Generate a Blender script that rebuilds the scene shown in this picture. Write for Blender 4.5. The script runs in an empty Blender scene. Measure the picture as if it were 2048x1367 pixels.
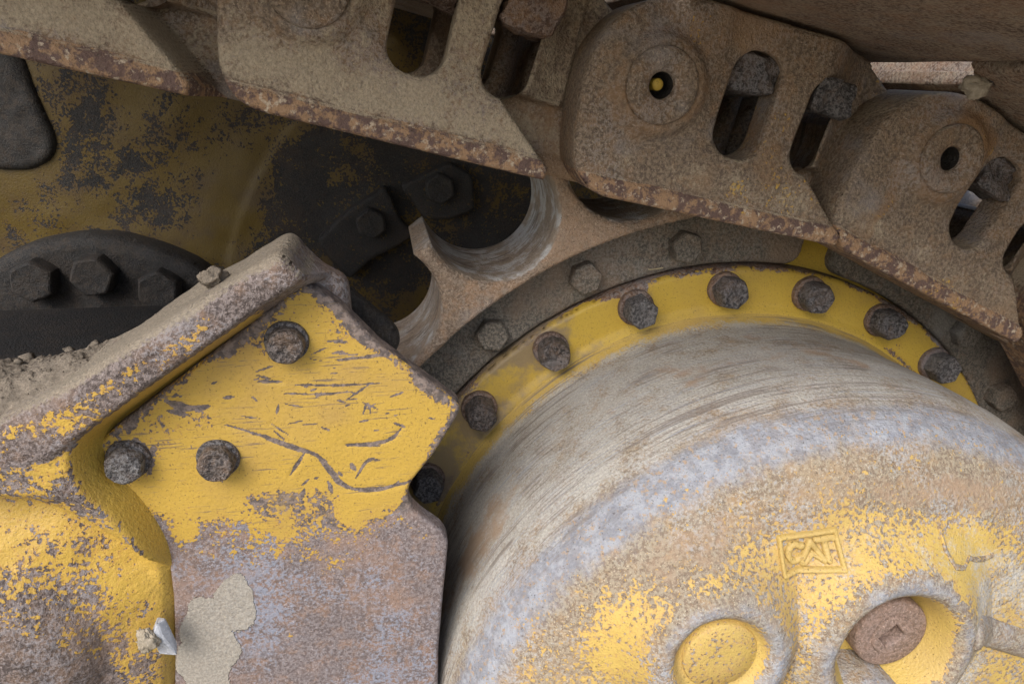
import bpy, math, random
import numpy as np
from mathutils import Vector, Matrix

# ------------------------------------------------------------------ camera
# Model units: the flange bolt circle has radius 1; S turns them into metres.
# The hub axis runs along Y (y < 0 is towards the camera), X to the right, Z up.
S = 0.26
FPX, W0, H0 = 1485.0, 2048.0, 1367.0
YAW, PIT = 0.1696231, 0.3551294
CAM = np.array([-0.95365876, -1.83989133, 1.58396657])
cy_, sy_, cp_, sp_ = math.cos(YAW), math.sin(YAW), math.cos(PIT), math.sin(PIT)
FWD = np.array([sy_*cp_, cy_*cp_, -sp_]); RGT = np.array([cy_, -sy_, 0.0]); UPV = np.cross(RGT, FWD)

def W(px, d):
    """photo pixel -> point on the vertical plane y = d (model units)"""
    px = np.atleast_2d(np.asarray(px, float))
    D = FWD + np.outer((px[:, 0]-W0/2)/FPX, RGT) - np.outer((px[:, 1]-H0/2)/FPX, UPV)
    return CAM + D*((d-CAM[1])/D[:, 1])[:, None]

def W2(px, d):
    return W(px, d)[:, [0, 2]]

scene = bpy.context.scene
col = scene.collection
cam_data = bpy.data.cameras.new('camera'); cam = bpy.data.objects.new('camera', cam_data); col.objects.link(cam)
cam_data.sensor_width = 36.0; cam_data.lens = FPX/W0*36.0
cam_data.clip_start = 0.01; cam_data.clip_end = 400.0
cam.matrix_world = Matrix(((RGT[0], UPV[0], -FWD[0], CAM[0]*S), (RGT[1], UPV[1], -FWD[1], CAM[1]*S),
                           (RGT[2], UPV[2], -FWD[2], CAM[2]*S), (0, 0, 0, 1)))
scene.camera = cam

# ------------------------------------------------------------------ light: bright overcast, from above on the camera's side
SUN_DIR = Vector((-0.45, -0.68, 0.72)).normalized()
world = bpy.data.worlds.new('World'); scene.world = world; world.use_nodes = True
nt = world.node_tree; nt.nodes.clear()
sky = nt.nodes.new('ShaderNodeTexSky'); sky.sky_type = 'NISHITA'; sky.sun_disc = False
sky.sun_elevation = math.asin(SUN_DIR.z); sky.sun_rotation = math.atan2(SUN_DIR.x, SUN_DIR.y)
sky.air_density = 1.0; sky.dust_density = 2.0; sky.ozone_density = 0.6
bg = nt.nodes.new('ShaderNodeBackground'); bg.inputs['Strength'].default_value = 0.12
wo = nt.nodes.new('ShaderNodeOutputWorld')
nt.links.new(sky.outputs[0], bg.inputs[0]); nt.links.new(bg.outputs[0], wo.inputs[0])
sun_d = bpy.data.lights.new('sun', 'SUN'); sun_d.energy = 1.5; sun_d.angle = math.radians(34); sun_d.color = (1.0, 0.97, 0.93)
sun = bpy.data.objects.new('sun', sun_d); col.objects.link(sun)
sun.rotation_euler = SUN_DIR.to_track_quat('Z', 'Y').to_euler(); sun.location = SUN_DIR*5
scene.view_settings.view_transform = 'Standard'; scene.view_settings.look = 'None'
scene.view_settings.gamma = 1.0; scene.view_settings.use_curve_mapping = False
scene.view_settings.exposure = 0.92
scene.render.engine = 'CYCLES'
scene.cycles.max_bounces = 4; scene.cycles.diffuse_bounces = 3; scene.cycles.glossy_bounces = 2
scene.cycles.use_denoising = True

# ------------------------------------------------------------------ numpy helpers
def vnoise(P, scale, seed=0):
    """smooth value noise in -1..1 at points P (n,3)"""
    rs = np.random.RandomState(seed); T = rs.uniform(-1, 1, (32, 32, 32))
    Q = np.asarray(P)*scale; I = np.floor(Q).astype(int); f = Q-I; f = f*f*(3-2*f); out = 0
    for a in (0, 1):
        for b in (0, 1):
            for c in (0, 1):
                w = (f[:, 0] if a else 1-f[:, 0])*(f[:, 1] if b else 1-f[:, 1])*(f[:, 2] if c else 1-f[:, 2])
                out = out+w*T[(I[:, 0]+a) % 32, (I[:, 1]+b) % 32, (I[:, 2]+c) % 32]
    return out

def fbm(P, scale, seed=0, octv=3):
    o, a = 0, 1.0
    for k in range(octv):
        o = o+a*vnoise(P, scale*2**k, seed+k); a *= 0.5
    return o

def sstep(a, b, x):
    t = np.clip((x-a)/(b-a), 0, 1); return t*t*(3-2*t)

def seg_dist(X, Z, poly, closed=False):
    p = np.asarray(poly, float); n = len(p); d = np.full(X.shape, 1e9); u = np.zeros(X.shape)
    for i in range(n if closed else n-1):
        a, b = p[i], p[(i+1) % n]; e = b-a; L = max(e@e, 1e-12)
        t = np.clip(((X-a[0])*e[0]+(Z-a[1])*e[1])/L, 0, 1)
        dd = np.hypot(X-a[0]-t*e[0], Z-a[1]-t*e[1]); m = dd < d
        d = np.where(m, dd, d); u = np.where(m, (i+t)/max(n-1, 1), u)
    return d, u

def poly_sdf(X, Z, poly, rnd=0.0):
    """signed distance to a polygon (negative inside); corners rounded by rnd"""
    p = np.asarray(poly, float)
    if rnd:
        q = []
        n = len(p)
        for i in range(n):
            a, b, c = p[i-1], p[i], p[(i+1) % n]
            la, lc = np.linalg.norm(a-b), np.linalg.norm(c-b); r1 = min(rnd, la*0.45); r2 = min(rnd, lc*0.45)
            s, e = b+(a-b)/la*r1, b+(c-b)/lc*r2
            for t in np.linspace(0, 1, 5):
                q.append((1-t)**2*s+2*t*(1-t)*b+t*t*e)
        p = np.array(q)
    d, _ = seg_dist(X, Z, p, True); ins = np.zeros(X.shape, bool); n = len(p)
    for i in range(n):
        a, b = p[i], p[(i+1) % n]
        if a[1] == b[1]: continue
        c = (a[1] > Z) != (b[1] > Z)
        ins ^= c & (X < (b[0]-a[0])*(Z-a[1])/(b[1]-a[1])+a[0])
    return np.where(ins, -d, d)

def edge_round(sd, r):
    s = np.clip(sd+r, 0, r); return r-np.sqrt(np.maximum(r*r-s*s, 0))

def field(bbox, h, sdf, depth, back, attrs=None, wallrows=4, rough=0.0, seed=0, xf=None):
    """solid with outline sdf<0 on a fine grid, front at y=depth(X,Z,sd), side walls running back to y=back.
    xf maps local (x,z) to model (x,z)."""
    x0, x1, z0, z1 = bbox
    xs = np.arange(x0, x1+h, h); zs = np.arange(z0, z1+h, h)
    X, Z = np.meshgrid(xs, zs); shp = X.shape; X, Z = X.ravel().copy(), Z.ravel().copy()
    sd = sdf(X, Z); e = h*0.1
    near = np.abs(sd) < h*0.53
    for _ in range(2):
        xn, zn, s0 = X[near], Z[near], sdf(X[near], Z[near])
        gx = (sdf(xn+e, zn)-sdf(xn-e, zn))/(2*e); gz = (sdf(xn, zn+e)-sdf(xn, zn-e))/(2*e)
        g = np.maximum(gx*gx+gz*gz, 0.2)
        X[near] = xn-np.clip(s0*gx/g, -h*.8, h*.8); Z[near] = zn-np.clip(s0*gz/g, -h*.8, h*.8)
    sd = sdf(X, Z); ok = (sd < h*0.08)
    idx = np.arange(X.size).reshape(shp)
    q = np.stack([idx[:-1, :-1], idx[:-1, 1:], idx[1:, 1:], idx[1:, :-1]], -1).reshape(-1, 4)
    nok = ok[q].sum(1); q3 = q[nok == 3]; q = q[nok == 4]
    m3 = ok[q3]; lost = np.argmin(m3, 1); ar = np.arange(len(q3))
    tri = np.stack([q3[ar, (lost+1) % 4], q3[ar, (lost+2) % 4], q3[ar, (lost+3) % 4]], 1)
    sdc = np.minimum(sd, 0)
    Y = depth(X, Z, sdc)
    A = attrs(X, Z, sdc) if attrs else {}
    used = np.unique(np.concatenate([q.ravel(), tri.ravel()])); lut = np.full(X.size, -1); lut[used] = np.arange(len(used)); q = lut[q]; tri = lut[tri]
    X, Y, Z = X[used], Y[used], Z[used]; A = {k: np.asarray(v)[used] for k, v in A.items()}
    if rough: 
        P = np.stack([X, Y, Z], 1); Y = Y+rough*fbm(P, 14, seed, 4)
    V = np.stack([X, Y, Z], 1)
    ed = np.concatenate([q[:, [0, 1]], q[:, [1, 2]], q[:, [2, 3]], q[:, [3, 0]], tri[:, [0, 1]], tri[:, [1, 2]], tri[:, [2, 0]]])
    key = np.sort(ed, 1); _, fi, cnt = np.unique(key, axis=0, return_index=True, return_counts=True)
    be = ed[fi[cnt == 1]]
    bv, binv = np.unique(be, return_inverse=True); be = binv.reshape(be.shape)
    faces = [q, np.concatenate([tri, np.full((len(tri), 1), -1)], 1)]; Vs = [V]; As = {k: [v] for k, v in A.items()}; wallm = [np.zeros(len(V))]
    prev = bv; base = len(V)
    for r in range(1, wallrows+1):
        t = r/wallrows; R = V[bv].copy(); b = back(R[:, 0], R[:, 2]) if callable(back) else back
        R[:, 1] = R[:, 1]*(1-t)+b*t
        Vs.append(R); cur = base+np.arange(len(bv)); base += len(bv)
        faces.append(np.stack([prev[be[:, 1]], prev[be[:, 0]], cur[be[:, 0]], cur[be[:, 1]]], 1)); prev = cur
        for k in As: As[k].append(A[k][bv])
        wallm.append(np.ones(len(bv)))
    V = np.concatenate(Vs); F = np.concatenate(faces); A = {k: np.concatenate(v) for k, v in As.items()}
    A['wall'] = np.concatenate(wallm)
    if xf is not None:
        xz = xf(V[:, 0], V[:, 2]); V = np.stack([xz[0], V[:, 1], xz[1]], 1)
    return V, F, A

def link_obj(name, me, parent=None, origin=(0, 0, 0)):
    o = bpy.data.objects.new(name, me); col.objects.link(o)
    o.location = Vector(origin)*S
    if parent is not None:
        o.parent = parent; w = parent.get('_o', [0, 0, 0]); o.location = (Vector(origin)-Vector(w))*S
    o['_o'] = list(map(float, origin))
    return o

def mesh(V, F, mat, A=None, origin=(0, 0, 0), smooth=True):
    me = bpy.data.meshes.new('m'); V = (np.asarray(V, float)-np.asarray(origin))*S
    F = np.asarray(F)
    if F.ndim == 2 and F.shape[1] == 4:
        me.vertices.add(len(V)); me.vertices.foreach_set('co', V.ravel().astype(np.float32))
        cnt = 3+(F[:, 3] >= 0); li = F.ravel(); li = li[li >= 0]
        me.loops.add(len(li)); me.loops.foreach_set('vertex_index', li.astype(np.int32))
        me.polygons.add(len(F)); me.polygons.foreach_set('loop_start', np.concatenate([[0], np.cumsum(cnt)[:-1]]).astype(np.int32))
        me.update(calc_edges=True)
    else:
        me.from_pydata([tuple(v) for v in V], [], [tuple(f) for f in F]); me.update()
    me.validate()
    if smooth: me.polygons.foreach_set('use_smooth', np.ones(len(me.polygons), bool))
    for k, v in (A or {}).items():
        at = me.attributes.new(k, 'FLOAT', 'POINT'); at.data.foreach_set('value', np.asarray(v, np.float32))
    me.materials.append(mat)
    return me

def part(name, V, F, mat, parent=None, A=None, origin=None, smooth=True):
    if origin is None:
        V = np.asarray(V); origin = tuple((V.min(0)+V.max(0))/2)
    return link_obj(name, mesh(V, F, mat, A, origin, smooth), parent, origin)

def thing(name, label, cat, origin, group=None):
    o = link_obj(name, None, None, origin); o.empty_display_size = 0.05
    o['label'] = label; o['category'] = cat
    if group: o['group'] = group
    return o

def tag(o, label, cat, group=None, kind=None):
    if label: o['label'] = label
    if cat: o['category'] = cat
    if group: o['group'] = group
    if kind: o['kind'] = kind

def lathe(prof, n=64, centre=(0, 0), rfun=None, a0=0.0, a1=2*math.pi):
    """profile [(radius, y)...] about a Y axis through centre (x,z)"""
    th = np.linspace(a0, a1, n, endpoint=abs(a1-a0-2*math.pi) > 1e-6); V = []
    for r, y in prof:
        rr = r*(rfun(th, r, y) if rfun else np.ones_like(th))
        V.append(np.stack([centre[0]+rr*np.cos(th), np.full_like(th, y), centre[1]+rr*np.sin(th)], 1))
    V = np.concatenate(V); F = []; m = len(th); wrap = abs(a1-a0-2*math.pi) < 1e-6
    j = np.arange(m if wrap else m-1); j2 = (j+1) % m
    for i in range(len(prof)-1):
        F.append(np.stack([i*m+j, i*m+j2, (i+1)*m+j2, (i+1)*m+j], 1))
    return V, np.concatenate(F)

# ------------------------------------------------------------------ materials
class NT:
    def __init__(s, name):
        s.m = bpy.data.materials.new(name); s.m.use_nodes = True; s.t = s.m.node_tree; s.t.nodes.clear()
        s.pos = s.n('ShaderNodeNewGeometry').outputs['Position']; s.geo = s.t.nodes[-1]
    def n(s, typ, **kw):
        nd = s.t.nodes.new(typ)
        for k, v in kw.items(): setattr(nd, k, v)
        return nd
    def inp(s, sock, v):
        if isinstance(v, bpy.types.NodeSocket): s.t.links.new(v, sock)
        elif isinstance(v, (tuple, list)): sock.default_value = (*v, 1.0) if len(v) == 3 and sock.type == 'RGBA' else v
        else: sock.default_value = v
    def math(s, op, a, b=0.0, c=None, clamp=False):
        nd = s.n('ShaderNodeMath', operation=op, use_clamp=clamp); s.inp(nd.inputs[0], a); s.inp(nd.inputs[1], b)
        if c is not None: s.inp(nd.inputs[2], c)
        return nd.outputs[0]
    def noise(s, scale, detail=4.0, rough=0.6, vec=None, off=None, dist=0.0):
        nd = s.n('ShaderNodeTexNoise'); v = vec if vec is not None else s.pos
        if off is not None:
            ad = s.n('ShaderNodeVectorMath', operation='ADD'); s.inp(ad.inputs[0], v); ad.inputs[1].default_value = (off, off*1.7, off*.6); v = ad.outputs[0]
        s.inp(nd.inputs['Vector'], v); nd.inputs['Scale'].default_value = scale; nd.inputs['Detail'].default_value = detail
        nd.inputs['Roughness'].default_value = rough; nd.inputs['Distortion'].default_value = dist
        return nd.outputs['Fac']
    def scalev(s, sc):
        nd = s.n('ShaderNodeVectorMath', operation='MULTIPLY'); s.inp(nd.inputs[0], s.pos); nd.inputs[1].default_value = sc; return nd.outputs[0]
    def attr(s, name):
        return s.n('ShaderNodeAttribute', attribute_name=name).outputs['Fac']
    def step(s, v, a, b, lo=0.0, hi=1.0):
        nd = s.n('ShaderNodeMapRange', interpolation_type='SMOOTHSTEP'); s.inp(nd.inputs['Value'], v)
        nd.inputs['From Min'].default_value = a; nd.inputs['From Max'].default_value = b
        nd.inputs['To Min'].default_value = lo; nd.inputs['To Max'].default_value = hi
        return nd.outputs[0]
    def mix(s, f, a, b, mode='MIX'):
        nd = s.n('ShaderNodeMix', data_type='RGBA', blend_type=mode); s.inp(nd.inputs[0], f); s.inp(nd.inputs[6], a); s.inp(nd.inputs[7], b)
        return nd.outputs[2]
    def finish(s, color, rough, height=None, bdist=0.0006, bstr=1.0, metal=0.0, spec=0.35):
        b = s.n('ShaderNodeBsdfPrincipled'); s.inp(b.inputs['Base Color'], color); s.inp(b.inputs['Roughness'], rough)
        s.inp(b.inputs['Metallic'], metal); b.inputs['Specular IOR Level'].default_value = spec
        if height is not None:
            bp = s.n('ShaderNodeBump'); bp.inputs['Distance'].default_value = bdist; bp.inputs['Strength'].default_value = bstr
            s.inp(bp.inputs['Height'], height); s.t.links.new(bp.outputs[0], b.inputs['Normal'])
        o = s.n('ShaderNodeOutputMaterial'); s.t.links.new(b.outputs[0], o.inputs[0]); return s.m

YEL = (0.505, 0.325, 0.060)
RUST_D = (0.085, 0.050, 0.036); RUST_O = (0.33, 0.155, 0.060); PURP = (0.175, 0.130, 0.115); STEEL = (0.30, 0.32, 0.36)
DUST = (0.335, 0.275, 0.205)

def worn(name, paint=YEL, rust_d=RUST_D, rust_o=RUST_O, purp=PURP, steel=STEEL, dust=DUST, wear=0.0, dustamt=0.0,
         chip=(70, 330), chipmix=0.55, k=0.75, orange=0.5, steelamt=0.25, tone=None, streak=None, topdust=0.0,
         bump=0.0007, paintvar=0.25, wall_wear=0.0, edge=0.014, blotch=.5, stain=None, stsc=55, dthick=0.0, dedge=(.38, .66), dmax=.88, dsc=(45, 420)):
    s = NT(name)
    c1 = s.noise(chip[0], 4, 0.65); c2 = s.noise(chip[1], 2, 0.6)
    c0 = s.noise(chip[0]*.33, 3, .6, off=21.)
    ch = s.math('ADD', s.math('ADD', s.math('MULTIPLY', c1, chipmix*.85), s.math('MULTIPLY', c2, (1-chipmix)*.85)), s.math('MULTIPLY', c0, .15))
    w = s.math('ADD', s.attr('wear'), wear)
    if wall_wear: w = s.math('ADD', w, s.math('MULTIPLY', s.attr('wall'), wall_wear))
    wv = s.math('ADD', ch, s.math('MULTIPLY', s.math('SUBTRACT', w, 0.5), k))
    loss = s.step(wv, 0.5-edge, 0.5+edge)
    halo = s.step(wv, 0.5-edge*5, 0.5)
    # paint: faded, slightly grimy
    pv = s.noise(16, 3, 0.65, off=3.1); pf = s.noise(900, 1, 0.5, off=1.3)
    pcol = s.mix(s.step(pv, 0.42, 0.75, 0, paintvar*1.6), paint, (paint[0]*0.72, paint[1]*0.72, paint[2]*1.3+0.01))
    pcol = s.mix(s.step(pf, 0.58, 0.75, 0, 0.4), pcol, (paint[0]*.54, paint[1]*.50, paint[2]*.9))
    pcol = s.mix(s.math('MULTIPLY', halo, 0.45), pcol, (paint[0]*.85, paint[1]*.66, paint[2]*1.0))
    # bare metal underneath: dark scale, purple-brown, orange rust, worn steel
    u1 = s.noise(120, 3, 0.7, off=7.7); u2 = s.noise(480, 3, 0.7, off=2.9); u3 = s.noise(22, 3, 0.6, off=5.3); u4 = s.noise(1100, 1, 0.5, off=8.1)
    under = s.mix(s.step(u2, 0.42, 0.57), rust_d, purp)
    under = s.mix(s.math('MULTIPLY', s.step(s.math('ADD', s.math('MULTIPLY', u1, .6), s.math('MULTIPLY', u3, .4)), 0.46, 0.62), orange), under, rust_o)
    under = s.mix(s.math('MULTIPLY', s.step(s.math('ADD', s.math('MULTIPLY', u3, .5), s.math('MULTIPLY', u2, .5)), 0.50, 0.62), steelamt), under, steel)
    u5 = s.noise(9, 4, .7, off=17.); under = s.mix(s.step(u5, .52, .66, 0, blotch), under, s.mix(.5, rust_o, purp)); under = s.mix(s.step(u5, .46, .34, 0, blotch), under, s.mix(.5, steel, purp))
    under = s.mix(s.step(u4, 0.60, 0.74, 0, 0.45), under, tuple(min(1, c*1.9+.06) for c in purp))
    if tone:
        tn = s.attr('tone'); t1 = s.noise(tone.get('sc', 170), 3, 0.7, off=4.4)
        tcol = s.mix(s.step(t1, tone.get('a', .42), tone.get('b', .60)), tone['c1'], tone['c2'])
        if 'c3' in tone: tcol = s.mix(s.step(s.noise(tone.get('sc3', 330), 4, .7, off=6.6), .54, .66), tcol, tone['c3'])
        lo, hi = (-.22, .20) if tone.get('soft') else (-.06, .14)
        tm = s.step(s.math('ADD', s.math('MULTIPLY', s.noise(90, 4, .75, off=9.2), .7), s.math('SUBTRACT', tn, .85)), lo, hi, 0, tone.get('max', .92))
        under = s.mix(tm, under, tcol)
    colr = s.mix(loss, pcol, under)
    pit = s.noise(760, 2, .6, off=15.); colr = s.mix(s.step(pit, .37, .30, 0, .6), colr, (.05, .038, .032))
    # settled dust
    d1 = s.noise(dsc[0], 3, 0.65, off=11.0); d2 = s.noise(dsc[1], 2, 0.7, off=12.0)
    dn = s.math('ADD', s.math('MULTIPLY', d1, .5), s.math('MULTIPLY', d2, .5))
    da = s.math('ADD', s.attr('dust'), dustamt)
    if topdust:
        sep = s.n('ShaderNodeSeparateXYZ'); s.t.links.new(s.geo.outputs['True Normal'], sep.inputs[0])
        da = s.math('ADD', da, s.math('MULTIPLY', s.step(sep.outputs['Z'], 0.2, 0.9), topdust))
    dm = s.step(s.math('ADD', dn, s.math('MULTIPLY', s.math('SUBTRACT', da, .5), .8)), dedge[0], dedge[1])
    dm = s.math('MULTIPLY', dm, dmax)
    dcol = s.mix(s.step(s.noise(700, 3, .7, off=13.), .35, .7), tuple(c*.78 for c in dust), tuple(c*1.16 for c in dust))
    if streak:
        sv = s.noise(1.0, 3, 0.6, vec=s.scalev(streak['sc'])); pm = s.step(s.noise(streak.get('patch', 20), 3, .6, off=23.), .40, .58)
        sm = s.math('MULTIPLY', s.math('MULTIPLY', pm, s.step(sv, streak.get('a', .50), streak.get('b', .66), 0, streak.get('amt', .6))), s.attr(streak['mask']) if 'mask' in streak else 1.0)
        colr = s.mix(sm, colr, streak['col']); dcol = s.mix(s.math('MULTIPLY', sm, streak.get('ond', .8)), dcol, streak['col'])
        sv2 = s.noise(1.0, 4, 0.6, vec=s.scalev(tuple(x*1.9 for x in streak['sc'])), off=3.3)
        dcol = s.mix(s.math('MULTIPLY', s.step(sv2, .52, .68, 0, streak.get('amt2', .3)), s.attr(streak['mask']) if 'mask' in streak else 1.0), dcol, streak.get('col2', (.45, .42, .38)))
    colr = s.mix(dm, colr, dcol)
    if stain:
        sn = s.noise(stsc, 5, .7, off=19.); colr = s.mix(s.step(s.math('ADD', sn, s.math('SUBTRACT', s.attr('stain'), .5)), .42, .72, 0, .85), colr, stain)
    h = s.math('MULTIPLY', loss, -0.8)
    if dthick: h = s.math('ADD', h, s.math('MULTIPLY', dm, dthick))
    h = s.math('ADD', h, s.math('MULTIPLY', u2, s.math('ADD', s.math('MULTIPLY', loss, 1.2), .12)))
    h = s.math('ADD', h, s.math('MULTIPLY', d2, .7))
    rg = s.math('ADD', s.math('MULTIPLY', loss, .22), .48); rg = s.math('ADD', rg, s.math('MULTIPLY', dm, .25), clamp=True)
    return s.finish(colr, rg, h, bump)

M = {}
M['plate'] = worn('worn_yellow_plate', chip=(85, 520), chipmix=.45, paintvar=.4, orange=.40, steelamt=.75, bump=.0006, wall_wear=.8, edge=.012, blotch=.8, dedge=(.47, .55), dmax=.9, dthick=1.6, stain=(.33, .225, .105),
                  streak=dict(sc=(55, 55, 950), col=(.17, .125, .09), a=.60, b=.635, amt=.85, mask='tone', ond=0., amt2=0., patch=30),
                  purp=(.235, .198, .192), rust_d=(.14, .11, .105), rust_o=(.37, .205, .11), steel=(.25, .285, .36), dust=(.37, .335, .28), tone=dict(c1=(.10, .08, .072), c2=(.24, .185, .155), sc=220))
M['frame'] = worn('worn_yellow_casting', chip=(75, 420), chipmix=.42, topdust=.42, dustamt=.02, orange=.35, steelamt=.45, bump=.0010, wall_wear=.25, edge=.014, dedge=(.42, .60), paintvar=.35,
                  purp=(.21, .17, .155), rust_d=(.085, .065, .058), rust_o=(.31, .19, .115), steel=(.26, .27, .30), dust=(.28, .235, .175))
M['flange'] = worn('flange_yellow', paint=(.50, .335, .05), chip=(60, 420), paintvar=.4, orange=.35, dustamt=.07, bump=.0006, wall_wear=.6, purp=(.20, .16, .135), stain=(.22, .165, .105))
M['drum'] = worn('drum_worn', paint=(.55, .385, .105), chip=(60, 430), chipmix=.28, edge=.020, orange=.5, steelamt=.6, purp=(.34, .285, .205), rust_d=(.215, .16, .115), rust_o=(.42, .275, .14), steel=(.36, .38, .42), dust=(.49, .465, .42), dedge=(.38, .62),
                 tone=dict(c1=(.22, .245, .30), c2=(.345, .38, .445), c3=(.40, .285, .19), sc=110, a=.40, b=.60, sc3=300, soft=True, max=.74), dsc=(60, 620), stain=(.36, .25, .165),
                 streak=dict(sc=(11, 430, 11), col=(.20, .165, .14), a=.51, b=.59, amt=.8, ond=.9, amt2=.75, col2=(.33, .365, .42), mask='side'), bump=.0009)
M['link'] = worn('track_link_rust', wear=.80, chip=(60, 520), chipmix=.45, orange=.40, steelamt=.25, purp=(.255, .19, .13), dust=(.41, .335, .235), dedge=(.40, .57), dmax=.82,
                 rust_d=(.135, .098, .070), rust_o=(.33, .19, .09), dustamt=.24, bump=.0011, topdust=.3, blotch=.7, stain=(.27, .155, .075), stsc=24,
                 tone=dict(c1=(.125, .075, .062), c2=(.33, .20, .11), c3=(.50, .40, .29), sc=150, a=.45, b=.58, sc3=260))
M['innerlink'] = worn('inner_link_grime', wear=1.0, purp=(.10, .08, .06), rust_d=(.04, .03, .025), rust_o=(.14, .08, .045), dust=(.16, .13, .10), dustamt=.1)
M['shoe'] = worn('track_shoe_rust', wear=1.0, orange=.3, steelamt=.1, purp=(.26, .20, .15), dust=(.36, .29, .21), dustamt=.45, bump=.0009,
                 streak=dict(sc=(20, 70, 160), col=(.19, .14, .10), amt=.4))
M['tooth'] = worn('sprocket_tooth_rust', wear=1.0, orange=.60, steelamt=.1, purp=(.30, .225, .16), rust_o=(.38, .235, .135), rust_d=(.17, .12, .085), dust=(.40, .32, .235), dustamt=.04, bump=.0012,
                  tone=dict(c1=(.30, .235, .175), c2=(.50, .48, .455), sc=45, soft=True), streak=dict(sc=(20, 330, 20), col=(.14, .105, .08), a=.50, b=.60, amt=.85, ond=.9, amt2=.6, mask='wall', patch=45, col2=(.58, .58, .58)))
M['land'] = worn('sprocket_land_grime', wear=1.0, orange=.30, steelamt=.25, purp=(.19, .163, .13), rust_o=(.26, .16, .095), rust_d=(.09, .08, .066), steel=(.23, .23, .225), dust=(.27, .24, .195), dustamt=.12, bump=.0012, blotch=.8, dsc=(22, 420), dedge=(.40, .58))
M['bolt'] = worn('bolt_black_rust', wear=1.0, orange=.4, steelamt=.35, purp=(.15, .138, .135), rust_d=(.040, .037, .038), rust_o=(.19, .125, .085), steel=(.22, .22, .24), dustamt=-.02, dust=(.30, .25, .19), bump=.0018)
M['boltgrey'] = worn('bolt_grey_scale', wear=1.0, orange=.2, steelamt=.5, purp=(.17, .16, .155), rust_d=(.06, .055, .055), rust_o=(.20, .13, .09), steel=(.25, .25, .265), dustamt=.08, dust=(.30, .265, .215), bump=.0020)
M['boltbrown'] = worn('bolt_brown_rust', wear=1.0, orange=.45, steelamt=.3, purp=(.155, .132, .12), rust_d=(.045, .038, .036), rust_o=(.23, .145, .09), steel=(.2, .19, .19), dustamt=.04, dust=(.30, .25, .19), bump=.0022)
M['washer'] = worn('washer_rust', wear=1.0, orange=.6, steelamt=.1, purp=(.19, .14, .115), rust_o=(.26, .15, .08), dustamt=.2, bump=.0012)
M['plug'] = worn('plug_rust', wear=1.0, orange=.35, steelamt=.1, purp=(.27, .19, .155), rust_o=(.31, .19, .13), rust_d=(.17, .12, .095), dust=(.36, .27, .21), dustamt=.25, bump=.0006)
M['hull'] = worn('hull_peeling_yellow_shaded', paint=(.095, .061, .0085), chip=(70, 300), chipmix=.5, k=.8, purp=(.024, .022, .020), rust_d=(.012, .011, .011), rust_o=(.06, .035, .02), steel=(.04, .04, .04), orange=.3, paintvar=.6, bump=.0008)  # yellow darkened so the recess's shade sits in the paint colour
M['grime_shade'] = worn('black_grime_shade', wear=1.0, purp=(.032, .029, .026), rust_d=(.013, .012, .012), rust_o=(.06, .042, .028), steel=(.05, .05, .049), dust=(.06, .053, .044), dustamt=-.08, bump=.0012)  # grime, made blacker to paint in shade of recess and pin holes

def soil(name, c1, c2, sc=260, bump=.0015):
    s = NT(name); a = s.noise(sc, 6, .7); b = s.noise(sc*3.5, 3, .6, off=2.)
    c = s.mix(s.step(a, .35, .68), c1, c2); c = s.mix(s.step(b, .6, .72, 0, .5), c, tuple(min(1, x*1.7) for x in c2))
    return s.finish(c, .95, s.math('ADD', a, s.math('MULTIPLY', b, .5)), bump, spec=.15)
M['soil'] = soil('dry_soil', (.15, .125, .098), (.27, .225, .175))
M['ground'] = soil('ground_soil', (.22, .19, .145), (.33, .285, .225), 30, .01)
M['stone'] = soil('pale_stone', (.36, .37, .40), (.52, .53, .56), 180, .0006)
M['mudpale'] = soil('pale_mud', (.30, .255, .19), (.42, .36, .28), 300, .0006)
M['straw'] = soil('dry_straw', (.40, .33, .20), (.55, .47, .30), 300, .0002)

# ------------------------------------------------------------------ ground (below the frame: the machine stands on it)
GZ = -2.3
gn = 40.0/S
gme = mesh([(-gn, -gn, 0), (gn, -gn, 0), (gn, gn, 0), (-gn, gn, 0)], [(0, 1, 2, 3)], M['ground'], smooth=False)
ground = link_obj('ground', gme, None, (0, 0, GZ)); ground['kind'] = 'structure'

# ------------------------------------------------------------------ bolts
def bolt_mesh(R, H, hexn, seed, mat, erode=1.0, dish=0.0, phase=0.0):
    rs = np.random.RandomState(seed); n = 72
    prof = [(1, .02), (1.0, 0), (1.0, -H*.35), (1.0, -H*.72), (.975, -H*.86), (.92, -H*.95), (.84, -H), (.70, -H*(1-dish*.3)), (.55, -H*(1-dish*.7)), (.38, -H*(1-dish)), (.2, -H*(1-dish)), (.02, -H*(1-dish))]
    def rf(th, r, y):
        a = np.mod(th+phase, math.pi/3)-math.pi/6; hx = math.cos(math.pi/6)/np.cos(a)*1.07
        k = hexn*min(1, r/R*1.05); return (1-k)+k*hx
    V, F = lathe([(r*R, y) for r, y in prof], n, rfun=rf)
    N = fbm(V+seed*3.7, 30, seed, 3); N2 = fbm(V+seed*1.3, 75, seed+5, 2)
    rad = np.hypot(V[:, 0], V[:, 2]); body = np.clip(rad/R, 0, 1)
    V[:, 1] += erode*(.004*N+.0026*N2)*(V[:, 1] < -.001)
    f = 1+erode*(.030*N+.018*N2)*body; V[:, 0] *= f; V[:, 2] *= f
    me = mesh(V, F, mat); me.set_sharp_from_angle(angle=math.radians(24)); return me

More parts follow.
